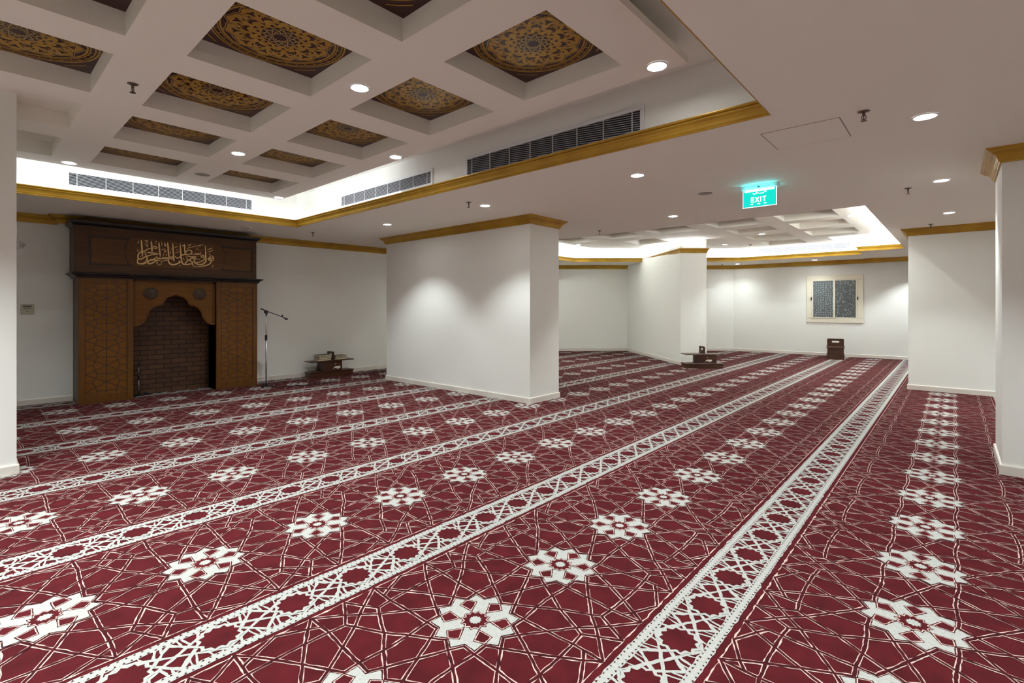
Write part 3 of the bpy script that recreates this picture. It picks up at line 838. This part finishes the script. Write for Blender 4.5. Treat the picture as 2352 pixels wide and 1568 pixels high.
for x0, x1, z0, z1 in ((1.25, 1.264, 2.02, 2.43), (3.461, 3.475, 2.02, 2.43), (1.25, 3.475, 2.02, 2.032), (1.25, 3.475, 2.418, 2.43)):
    mb.box((x0, YF-.002, z0), (x1, YF-.0005, z1))
part(mb, 'frieze_groove', 'wood_black', fr)
# raised plaque with scalloped ends behind the lettering
ACX2 = 2.35; ring = []
for k in range(17):
    t = -PI/2+PI*k/16; ring.append((2.93+.1*math.cos(t), 2.235+.215*math.sin(t)))
for k in range(17):
    t = PI/2+PI*k/16; ring.append((1.77+.1*math.cos(t), 2.235+.215*math.sin(t)))
mb = MB(); mb.prism(ring, YF-.018, YF-.006, T=Tm); part(mb, 'plaque', 'wood_frieze', fr)
mb = MB(); mb.prism([(ACX2+(x-2.35)*1.012, 2.235+(z-2.235)*1.04) for x, z in ring], YF-.012, YF-.006, T=Tm); part(mb, 'plaque_edge', 'wood_black', fr)
mb = MB(); sweep(mb, [(FX1, 9.80), (FX1, YF), (FX2, YF), (FX2, 9.80)], [(0, 2.56), (.012, 2.56), (.016, 2.575), (.03, 2.585), (.05, 2.605), (.055, 2.62), (.06, 2.642), (0, 2.642)], side=-1)
part(mb, 'top_cornice', 'wood_black')
mb = MB(); mb.box((FX1, YF, 2.56), (FX2, 9.80, 2.606)); mb.box((FX1, YF, 2.6), (FX2, 9.50, 2.642)); part(mb, 'cornice_top', 'wood_black')
# calligraphy strokes traced from the panel (crop pixels -> plane of the frieze)
STK = [
 (13, [(2005, 585), (1975, 590), (1960, 620), (1985, 645), (2030, 640), (2035, 605), (2005, 585)]),
 (13, [(2030, 610), (2050, 650), (2040, 690), (1990, 700), (1950, 690), (1925, 670), (1930, 645), (1955, 650), (1985, 690), (1990, 735), (1950, 780), (1860, 815), (1770, 830), (1700, 838), (1650, 850)]),
 (15, [(1850, 340), (1860, 470), (1866, 600), (1870, 690), (1845, 745), (1780, 785), (1700, 790), (1630, 760), (1598, 715), (1605, 670), (1640, 640)]),
 (12, [(1790, 565), (1760, 580), (1765, 615), (1800, 620), (1825, 595), (1800, 567), (1785, 566)]),
 (12, [(1825, 600), (1832, 650), (1810, 690), (1740, 725), (1660, 745), (1600, 735)]),
 (12, [(1390, 600), (1440, 590), (1520, 608), (1580, 606), (1640, 612), (1600, 630), (1530, 640), (1490, 670)]),
 (13, [(1600, 650), (1530, 655), (1450, 690), (1400, 740), (1390, 780), (1440, 790), (1500, 775), (1550, 770), (1550, 735), (1480, 690), (1430, 660), (1420, 620)]),
 (15, [(1262, 300), (1272, 430), (1282, 560), (1295, 680), (1315, 750), (1350, 785), (1400, 790)]),
 (15, [(1225, 700), (1265, 730), (1230, 755), (1160, 785), (1090, 795), (1020, 765), (992, 710), (990, 660)]),
 (12, [(1750, 495), (1745, 535), (1720, 550), (1695, 520), (1690, 550), (1660, 552), (1640, 520), (1632, 552), (1600, 552), (1560, 545)]),
 (14, [(1560, 548), (1450, 548), (1360, 556), (1300, 578), (1265, 610), (1220, 635), (1170, 630), (1155, 590)]),
 (13, [(1380, 540), (1410, 490), (1460, 455), (1515, 462), (1540, 500), (1520, 535), (1460, 548)]),
 (14, [(1362, 310), (1372, 420), (1382, 545)]),
 (8, [(1820, 322), (1700, 345), (1580, 372), (1500, 390)]),
 (8, [(1500, 385), (1460, 400), (1425, 430)]),
 (15, [(1088, 285), (1100, 450), (1110, 600), (1122, 720)]),
 (15, [(972, 275), (985, 420), (995, 540), (1005, 640)]),
 (13, [(1005, 640), (1040, 655), (1075, 665), (1090, 635), (1065, 612), (1030, 620), (1010, 650), (960, 655), (900, 655)]),
 (12, [(1000, 610), (960, 625), (940, 655), (915, 622), (895, 655), (865, 620), (845, 655), (800, 655), (770, 640), (740, 655), (715, 615), (705, 590)]),
 (12, [(705, 620), (670, 650), (630, 670), (590, 668), (560, 680)]),
 (15, [(762, 265), (775, 380), (785, 500), (798, 610)]),
 (14, [(800, 690), (730, 690), (650, 680), (570, 690), (515, 715), (515, 755), (560, 772), (620, 750), (690, 715), (760, 695)]),
 (14, [(430, 500), (460, 570), (485, 640), (480, 700), (430, 750), (350, 772), (285, 765), (262, 720), (275, 650)]),
 (15, [(352, 210), (362, 330), (372, 460), (380, 605)]),
 (15, [(585, 240), (595, 340), (602, 430), (605, 485)]),
 (13, [(770, 540), (700, 535), (640, 520), (560, 512), (480, 512)]),
 (13, [(760, 545), (680, 555), (600, 560), (520, 585), (440, 610), (370, 655), (310, 665), (275, 620), (280, 560), (320, 510), (380, 490), (440, 470), (500, 430), (560, 415), (640, 408)]),
 (12, [(640, 408), (645, 370), (680, 362), (712, 390), (700, 415), (650, 412)]),
 (8, [(1900, 445), (1960, 425), (2030, 400)]), (8, [(1905, 500), (1970, 480), (2040, 455)]),
 (8, [(1140, 395), (1180, 375), (1215, 370)]), (8, [(1150, 520), (1200, 500), (1245, 490)]),
 (8, [(830, 450), (870, 435), (920, 425)]), (8, [(880, 470), (935, 468), (900, 500), (885, 520)]),
 (8, [(430, 270), (480, 260), (500, 235), (460, 225), (420, 235)]), (8, [(430, 320), (480, 312), (520, 305)]), (7, [(470, 340), (495, 375), (515, 340)]),
 (7, [(1440, 330), (1480, 345), (1515, 325), (1480, 310)]), (7, [(900, 270), (905, 340), (925, 362), (920, 300)]),
 (7, [(1310, 330), (1330, 360), (1345, 330)]), (6, [(270, 300), (290, 260), (280, 230)]), (6, [(260, 420), (270, 470), (265, 500)]), (6, [(310, 440), (325, 480), (315, 520)]),
 (7, [(2012, 800), (2030, 840), (2020, 850)]), (7, [(1560, 850), (1610, 840), (1650, 825)]), (7, [(720, 810), (780, 790), (850, 770)]), (7, [(360, 785), (420, 775), (480, 750)]),
 (7, [(1620, 655), (1680, 670), (1740, 655)]), (6, [(820, 260), (840, 310), (830, 350)]), (6, [(935, 530), (945, 580), (960, 590)]), (6, [(1335, 625), (1350, 660), (1375, 680)]),
 (6, [(850, 545), (880, 560), (870, 590)]), (6, [(1170, 430), (1190, 450), (1215, 430)]), (6, [(1030, 470), (1040, 540)]), (7, [(800, 740), (850, 715), (920, 695), (980, 690)]),
]
DOT = [(1570, 800, 20), (1960, 545, 16), (725, 757, 18), (700, 252, 14), (1262, 812, 13), (1648, 440, 13), (1675, 405, 13), (1700, 445, 13), (1770, 450, 9), (1030, 400, 10), (1060, 430, 9), (690, 300, 10), (1180, 310, 10), (345, 600, 9), (1730, 370, 10), (1590, 330, 8), (860, 400, 8)]
def cal(u, v):
    """frieze-plane point (x, z) of a traced crop pixel"""
    px, py = 290+u/10.226, 530+v/10.226
    k = (px-1176)/1135.07; Y = YF-.024
    x = (CC*Y+k*SS*Y)/(SS-k*CC); fw = CC*x+SS*Y
    return x, 1.4+(704.9-py)*fw/1135.07
def catmull(P_, n=5):
    out = []
    for i in range(len(P_)-1):
        p0 = P_[max(i-1, 0)]; p1 = P_[i]; p2 = P_[i+1]; p3 = P_[min(i+2, len(P_)-1)]
        for k in range(n):
            t = k/n
            out.append(tuple(.5*((2*p1[j])+(-p0[j]+p2[j])*t+(2*p0[j]-5*p1[j]+4*p2[j]-p3[j])*t*t+(-p0[j]+3*p1[j]-3*p2[j]+p3[j])*t**3) for j in (0, 1)))
    out.append(P_[-1]); return out
mb = MB()
for si, (w, pts) in enumerate(STK):
    P_ = [cal(*q) for q in catmull(pts)]; N = len(P_); wm = w/10.226*.00785*.88
    dd = (si % 7)*.0003
    L = []; R_ = []
    for i, p in enumerate(P_):
        a = P_[max(i-1, 0)]; b = P_[min(i+1, N-1)]; d = Vector((b[0]-a[0], b[1]-a[1]))
        if d.length < 1e-6: d = Vector((1, 0))
        d.normalize(); t = i/(N-1); ww = wm*(.45+.55*min(1, 5*min(t, 1-t)))
        L.append((p[0]-d.y*ww, p[1]+d.x*ww)); R_.append((p[0]+d.y*ww, p[1]-d.x*ww))
    for i in range(N-1):
        y0, y1 = YF-.0275-dd, YF-.018
        a, b, c_, d_ = L[i], L[i+1], R_[i+1], R_[i]
        mb.quadface([(a[0], y0, a[1]), (b[0], y0, b[1]), (c_[0], y0, c_[1]), (d_[0], y0, d_[1])])
        mb.quadface([(a[0], y0, a[1]), (b[0], y0, b[1]), (b[0], y1, b[1]), (a[0], y1, a[1])])
        mb.quadface([(d_[0], y0, d_[1]), (c_[0], y0, c_[1]), (c_[0], y1, c_[1]), (d_[0], y1, d_[1])])
for u, v, r in DOT:
    x, z = cal(u, v); rr = r/10.226*.0078
    mb.prism([(x+rr, z), (x, z+rr), (x-rr, z), (x, z-rr)], YF-.026, YF-.018, T=Tm)
part(mb, 'calligraphy', 'calligraphy', fr, fixn=False)

# ================================================================ wall plate, camera
sw = thing('control_panel', 'small beige control panel on the wall left of the mihrab', 'wall control', (.646, yw(.646), 1.37), -.0317)
mb = MB(); mb.box((-.067, -.02, -.07), (.067, 0, .07), bev=.005); mb.build('housing', 'plate', sw)
mb = MB(); mb.box((-.045, -.0215, .028), (.045, -.019, .05)); mb.build('display', 'plate_dark', sw)
mb = MB(); mb.box((-.04, -.0215, .004), (.04, -.019, .014)); mb.box((-.012, -.0215, -.035), (.012, -.019, -.028)); mb.build('buttons', 'plate_dark', sw)
cm = thing('motion_sensor', 'small white wall sensor beside the left pier edge', 'sensor', (.565, yw(.565), 2.275))
mb = MB(); mb.box((-.03, -.03, -.03), (.03, 0, .03), bev=.008); mb.build('mount', 'plastic_white', cm)
mb = MB(); mb.tube([(0, -.03, .022), (.02, -.055, .022)], .021, 12); mb.tube([(0, -.03, -.022), (.02, -.05, -.022)], .017, 12); mb.build('lens', 'plastic_white', cm)

# ================================================================ exit sign
ex = thing('exit_sign', 'glowing green EXIT sign hanging from the flat ceiling', 'exit sign', (5.78, 1.57, H), -PI/2)
mb = MB(); mb.box((-.19, -.03, -.045), (.19, .03, 0), bev=.004); mb.build('housing', 'white_metal', ex)
mb = MB(); mb.tube([(-.01, -.034, -.026), (.01, -.034, -.026)], .006, 10); mb.build('indicator', 'black_plastic', ex)
mb = MB(); mb.box((-.168, -.005, -.235), (.168, .005, -.045)); pn = mb.build('panel', 'exit_glow', ex)
mb = MB()
for a, b in (((-.17, -.237), (.17, -.232)), ((-.17, -.237), (-.165, -.045)), ((.165, -.237), (.17, -.045))):
    mb.box((a[0], -.0065, a[1]), (b[0], .0065, b[1]))
mb.build('panel_edge', 'exit_white', ex)
mb = MB()
LW = .0105
def bar(x0, z0, x1, z1, w=LW):
    d = Vector((x1-x0, z1-z0)); d.normalize(); n = Vector((-d.y, d.x))*w/2
    mb.quadface([(x0+n.x, -.0072, z0+n.y), (x1+n.x, -.0072, z1+n.y), (x1-n.x, -.0072, z1-n.y), (x0-n.x, -.0072, z0-n.y)])
zt, zb = -.13, -.185
bar(-.08, zb, -.08, zt); [bar(-.08, z, -.05, z) for z in (zt-.004, (zt+zb)/2, zb+.004)]
bar(-.038, zb, -.005, zt); bar(-.038, zt, -.005, zb)
bar(.014, zb, .014, zt)
bar(.05, zb, .05, zt); bar(.032, zt-.004, .068, zt-.004)
mb.build('lettering', 'exit_white', pn, fixn=False)
mb = MB()
# white Arabic word above and three small arrows below
for q in ([(.075, -.085), (.06, -.075), (.045, -.088), (.03, -.094)], [(.03, -.094), (0, -.096), (-.02, -.088), (-.035, -.08), (-.02, -.075)], [(-.03, -.094), (-.055, -.098), (-.07, -.085)]):
    for i in range(len(q)-1): bar(q[i][0], q[i][1], q[i+1][0], q[i+1][1], .008)
bar(.058, -.064, .066, -.064, .008)
bar(-.15, -.058, .15, -.058, .022)  # lamp glow under the housing, drawn as a white band
for x in (-.08, -.008, .055):
    bar(x-.014, -.205, x+.014, -.205, .007); bar(x+.004, -.199, x+.016, -.205, .005); bar(x+.004, -.211, x+.016, -.205, .005)
mb.build('pictograms_and_glow', 'exit_white', pn, fixn=False)

for sy in (1, -1):     # the sign's own lamp spilling on the ceiling
    li = bpy.data.lights.new('exit_lamp', 'AREA'); li.shape = 'RECTANGLE'; li.size = .3; li.size_y = .02; li.energy = .07; li.color = (.05, .85, .9)
    o = bpy.data.objects.new('exit_lamp', li); C.objects.link(o); o.location = (5.78+sy*.036, 1.57, H-.06); o.rotation_euler = (PI, 0, PI/2)
# ================================================================ ceiling hatch
ht = thing('access_hatch', 'flush square access hatch in the flat ceiling beside the gold moulding', 'ceiling hatch', (4.35, .85, H))
mb = MB(); mb.box((-.25, -.25, -.003), (.25, .25, .002)); mb.build('door', 'ceiling_paint', ht)
mb = MB()
for a, b in (((-.258, -.258), (.258, -.252)), ((-.258, .252), (.258, .258)), ((-.258, -.252), (-.252, .252)), ((.252, -.252), (.258, .252))):
    mb.box((a[0], a[1], -.0015), (b[0], b[1], .001))
mb.build('seam', 'speaker_grey', ht)

# ================================================================ window
def window():
    a = math.atan2(-1, .0458)
    y0 = 3.24; t = bpy.data.objects.new('window_1', None); C.objects.link(t); t.location = (wx(y0), y0, 0); t.rotation_euler = (0, 0, a); struct(t)
    t['label'] = 'cream sliding window with patterned dark panes in the far wall'
    w = 1.375; z0, z1 = .95, 2.31; f = .13
    mb = MB()
    for p, q in (((0, z0), (w, z0+f)), ((0, z1-f), (w, z1)), ((0, z0+f), (f, z1-f)), ((w-f, z0+f), (w, z1-f))):
        mb.box((p[0], -.03, p[1]), (q[0], .0, q[1]), bev=.006)
    mb.build('window_frame', 'frame_cream', t)
    for x0, x1, y in ((f, w/2+.03, -.045), (w/2-.02, w-f, -.03)):
        mb = MB(); e = .045
        for p, q in (((x0, z0+f), (x1, z0+f+e*.6)), ((x0, z1-f-e*.6), (x1, z1-f)), ((x0, z0+f), (x0+e, z1-f)), ((x1-e, z0+f), (x1, z1-f))):
            mb.box((p[0], y, p[1]), (q[0], y+.025, q[1]), bev=.003)
        s_ = mb.build('window_sash', 'frame_cream', t)
        mb = MB(); mb.box((x0+e, y+.01, z0+f+.02), (x1-e, y+.016, z1-f-.02)); mb.build('window_pane', 'pane', s_)
    for x in (f+.0, w-f-.0):
        mb = MB(); mb.box((x-.014, -.06, 1.6), (x+.014, -.03, 1.69), bev=.005); mb.build('window_latch', 'black_plastic', t)
window()

# ================================================================ book racks
def rack(loc, rz, label, w=.9, d=.26, H_=.5, books=0, hole=True, bh=.1, hx=.0, hw=None, bw=.42, bx=0):
    t = thing('book_rack', label, 'book rack', loc, rz, 'low wooden book racks')
    hw = hw or d
    mb = MB(); mb.box((-w/2, -d/2, .0), (w/2, d/2, bh), bev=.006); mb.box((-w/2-.015, -d/2-.012, bh), (w/2+.015, d/2+.012, bh+.016), bev=.003); mb.build('base', 'rack_wood', t)
    mb = MB(); mb.box((bx-bw/2, -d/2+.01, bh+.016), (bx+bw/2, d/2-.01, .31), bev=.004); bd = mb.build('body', 'rack_wood', t)
    mb = MB(); mb.box((-w/2-.01, -d/2-.012, .31), (w/2+.01, d/2+.012, .33), bev=.004); mb.build('shelf', 'rack_wood', t)
    # upright handle board with an oval grip hole
    mb = MB(); zt_ = H_; zb_ = .33; hh = hw/2
    outer = []
    for cx_, cy_, t0 in ((hh-.03, zt_-.03, 0), (-hh+.03, zt_-.03, PI/2)):
        outer += [(cx_+.03*math.cos(t0+u), cy_+.03*math.sin(t0+u)) for u in np.linspace(0, PI/2, 6)]
    outer += [(-hh, zb_), (hh, zb_)]
    hz = (zt_+zb_)/2+.02; hr = .024; hl = hw*.16
    hole_ = [(hl+hr*math.cos(u), hz+hr*math.sin(u)) for u in np.linspace(-PI/2, PI/2, 8)]+[(-hl+hr*math.cos(u), hz+hr*math.sin(u)) for u in np.linspace(PI/2, 1.5*PI, 8)]
    lo = [[Vector((a, b, 0)) for a, b in outer], [Vector((a, b, 0)) for a, b in hole_]]
    tr = tessellate_polygon(lo); flat = [v for L in lo for v in L]
    for sx in (-.011, .011):
        n = len(mb.v); mb.v += [(hx+sx, v.x, v.y) for v in flat]; mb.f += [tuple(n+i for i in q) for q in tr]; mb.m += [0]*len(tr)
    for L in (outer, hole_):
        for i in range(len(L)):
            a, b = L[i], L[(i+1) % len(L)]
            mb.quadface([(hx-.011, a[0], a[1]), (hx-.011, b[0], b[1]), (hx+.011, b[0], b[1]), (hx+.011, a[0], a[1])])
    mb.build('handle_board', 'rack_wood', t)
    # white emblem on the body
    yb = -d/2+.0085
    mb = MB(); q = [(.02, .145), (.05, .18), (.07, .2), (.1, .203), (.13, .198), (.16, .205), (.19, .19), (.185, .165), (.16, .16), (.15, .146), (.12, .15), (.1, .165), (.07, .17), (.04, .16)]
    mb.prism([(a-.02, b) for a, b in q], yb-.001, yb+.0005, T=Tm); mb.prism([(.065+.012*math.cos(u), .25+.008*math.sin(u)) for u in np.linspace(0, 2*PI, 13)[:-1]], yb-.001, yb+.0005, T=Tm)
    mb.build('emblem', 'sticker', bd)
    return t
r1 = (5.02, 9.46, 0)
rack(r1, -.02, 'dark wooden book rack holding books by the front wall beside the microphone stand', hx=.02, bx=.0)
rack((11.42, 4.33, 0), math.atan2(-CC, SS)+.03, 'dark wooden book rack in front of the far wall stub', w=.86, hx=.0, d=.3, bw=.44, bx=.06)
rack((15.95, 2.41, 0), .150, 'brown wooden book rack seen end-on below the window', w=.8, d=.39, H_=.54, hw=.385, hx=-.05, bw=.7)
# books on the first rack
def book(x, y, z, rz, w, d, h, cover, label):
    t = thing('book', label, 'book', (x, y, z), rz, 'books on the rack by the front wall')
    mb = MB(); mb.box((-w/2, -d/2, 0), (w/2, d/2, .003)); mb.box((-w/2, -d/2, h-.003), (w/2, d/2, h)); mb.box((-w/2, d/2-.004, 0), (w/2, d/2, h)); mb.build('cover', cover, t)
    mb = MB(); mb.box((-w/2+.004, -d/2+.005, .003), (w/2-.004, d/2-.004, h-.003)); mb.build('pages', 'page', t)
zz = .331
for i, (h, c_, lb) in enumerate([(.03, 'cover_brown', 'brown book at the bottom left of the stack on the rack'), (.028, 'cover_green', 'green book, second from the bottom in the left stack'),
        (.026, 'cover_brown', 'thin brown book in the upper middle of the left stack'), (.03, 'cover_green', 'dark green book on top of the left stack on the rack')]):
    book(4.86+i*.006-(.03 if i == 3 else 0), 9.44, zz, .05*i-.03, .27, .19, h, c_, lb); zz += h+.001
zz = .331
for i, (h, c_, lb) in enumerate([(.03, 'cover_green', 'book with pale pages at the bottom of the right stack on the rack'), (.026, 'cover_brown', 'book in the middle of the right stack on the rack'), (.022, 'cover_brown', 'thin open-edged book on top of the right stack on the rack')]):
    book(5.215-.004*i, 9.45, zz, -.04+.06*i, .26, .19, h, c_, lb); zz += h+.001

# ================================================================ microphone stands and cable
ms = thing('microphone_stand', 'chrome microphone stand with black boom arm right of the mihrab', 'microphone stand', (3.55, 8.90, 0), math.atan2(-CC, SS))
mb = MB(); mb.tube([(0, 0, .03), (0, 0, .87)], .0125, 14); mb.build('lower_tube', 'chrome', ms, smooth=True)
mb = MB(); mb.tube([(0, 0, .87), (0, 0, 1.28)], .0065, 12); mb.build('upper_tube', 'chrome', ms, smooth=True)
mb = MB(); mb.tube([(0, 0, .83), (0, 0, .915)], [.02, .02], 14); mb.build('clutch', 'black_plastic', ms)
mb = MB(); mb.tube([(0, 0, 1.25), (0, 0, 1.30)], .012, 12); mb.tube([(0, -.03, 1.315), (0, .03, 1.315)], .026, 14); mb.tube([(.02, -.035, 1.30), (.045, -.035, 1.285)], .01, 8); mb.build('boom_clamp', 'black_plastic', ms)
mb = MB(); mb.tube([(-.095, 0, 1.372), (.02, 0, 1.325)], .011, 10); mb.tube([(.02, 0, 1.325), (.30, 0, 1.222)], .0065, 10); bo = mb.build('boom_arm', 'black_plastic', ms)
mb = MB(); mb.tube([(.275, 0, 1.225), (.285, 0, 1.262)], .012, 8); mb.tube([(.30, 0, 1.222), (.345, 0, 1.19), (.375, 0, 1.195)], [.008, .016, .012], 10); mb.build('microphone_clip', 'black_rubber', ms)
mb = MB(); mb.tube([(0, 0, .02), (0, 0, .075)], .026, 14); mb.build('base_hub', 'black_plastic', ms)
for k in range(3):
    t = 2*PI*k/3+.5
    mb = MB(); mb.tube([(.015*math.cos(t), .015*math.sin(t), .05), (.10*math.cos(t), .10*math.sin(t), .02)], .009, 8); lg = mb.build('leg', 'black_plastic', ms)
    mb = MB(); mb.tube([(.095*math.cos(t), .095*math.sin(t), .021), (.12*math.cos(t), .12*math.sin(t), .014)], .0125, 8); mb.build('rubber_foot', 'black_rubber', lg)
m2 = thing('microphone_stand', 'short chrome microphone stand inside the mihrab niche at the left', 'microphone stand', (1.885, 9.58, 0), 0)
mb = MB(); mb.tube([(0, 0, .02), (0, 0, .29)], .009, 12); mb.build('lower_tube', 'chrome', m2, smooth=True)
mb = MB(); mb.tube([(0, 0, .29), (0, 0, .46)], .0075, 12); mb.build('upper_tube', 'chrome', m2, smooth=True)
mb = MB(); mb.tube([(0, 0, .255), (0, 0, .31)], .017, 12); mb.build('clutch', 'black_plastic', m2)
mb = MB(); mb.tube([(0, 0, .46), (0, 0, .52)], .010, 12); mb.build('tip', 'black_rubber', m2)
mb = MB(); mb.lathe([(.0, .022), (.02, .022), (.07, .012), (.075, .004), (.075, .0), (0, 0)], 28); mb.build('base', 'black_plastic', m2, smooth=True)
mb = MB(); rngc = random.Random(3)
pts = [(3.55, 8.84), (3.66, 8.80), (3.78, 8.70), (3.90, 8.74), (4.02, 8.66), (3.98, 8.58), (4.12, 8.60), (4.26, 8.66), (4.30, 8.56), (4.42, 8.60), (4.56, 8.58), (4.66, 8.68), (4.80, 8.80), (5.1, 9.0)]
P_ = catmull(pts, 6); mb.tube([(x, y, .010) for x, y in P_], .0055, 6)
mb.tube([(x*1.0+.02, y-.045+.03*math.sin(i*.6), .016) for i, (x, y) in enumerate(P_[8:60])], .0055, 6)
tag(mb.build('cable', 'black_rubber', smooth=True), 'black microphone cable lying tangled on the carpet by the stand', 'cable')
mb = MB(); mb.tube([(1.98, 9.66, .022), (2.02, 9.65, .012), (2.12, 9.655, .012), (2.22, 9.648, .012)], .007, 6); mb.box((1.96, 9.6, .005), (2.02, 9.66, .04), bev=.006)
tag(mb.build('audio_plug', 'black_rubber'), 'small black cable plug on the niche floor beside the short stand', 'plug')
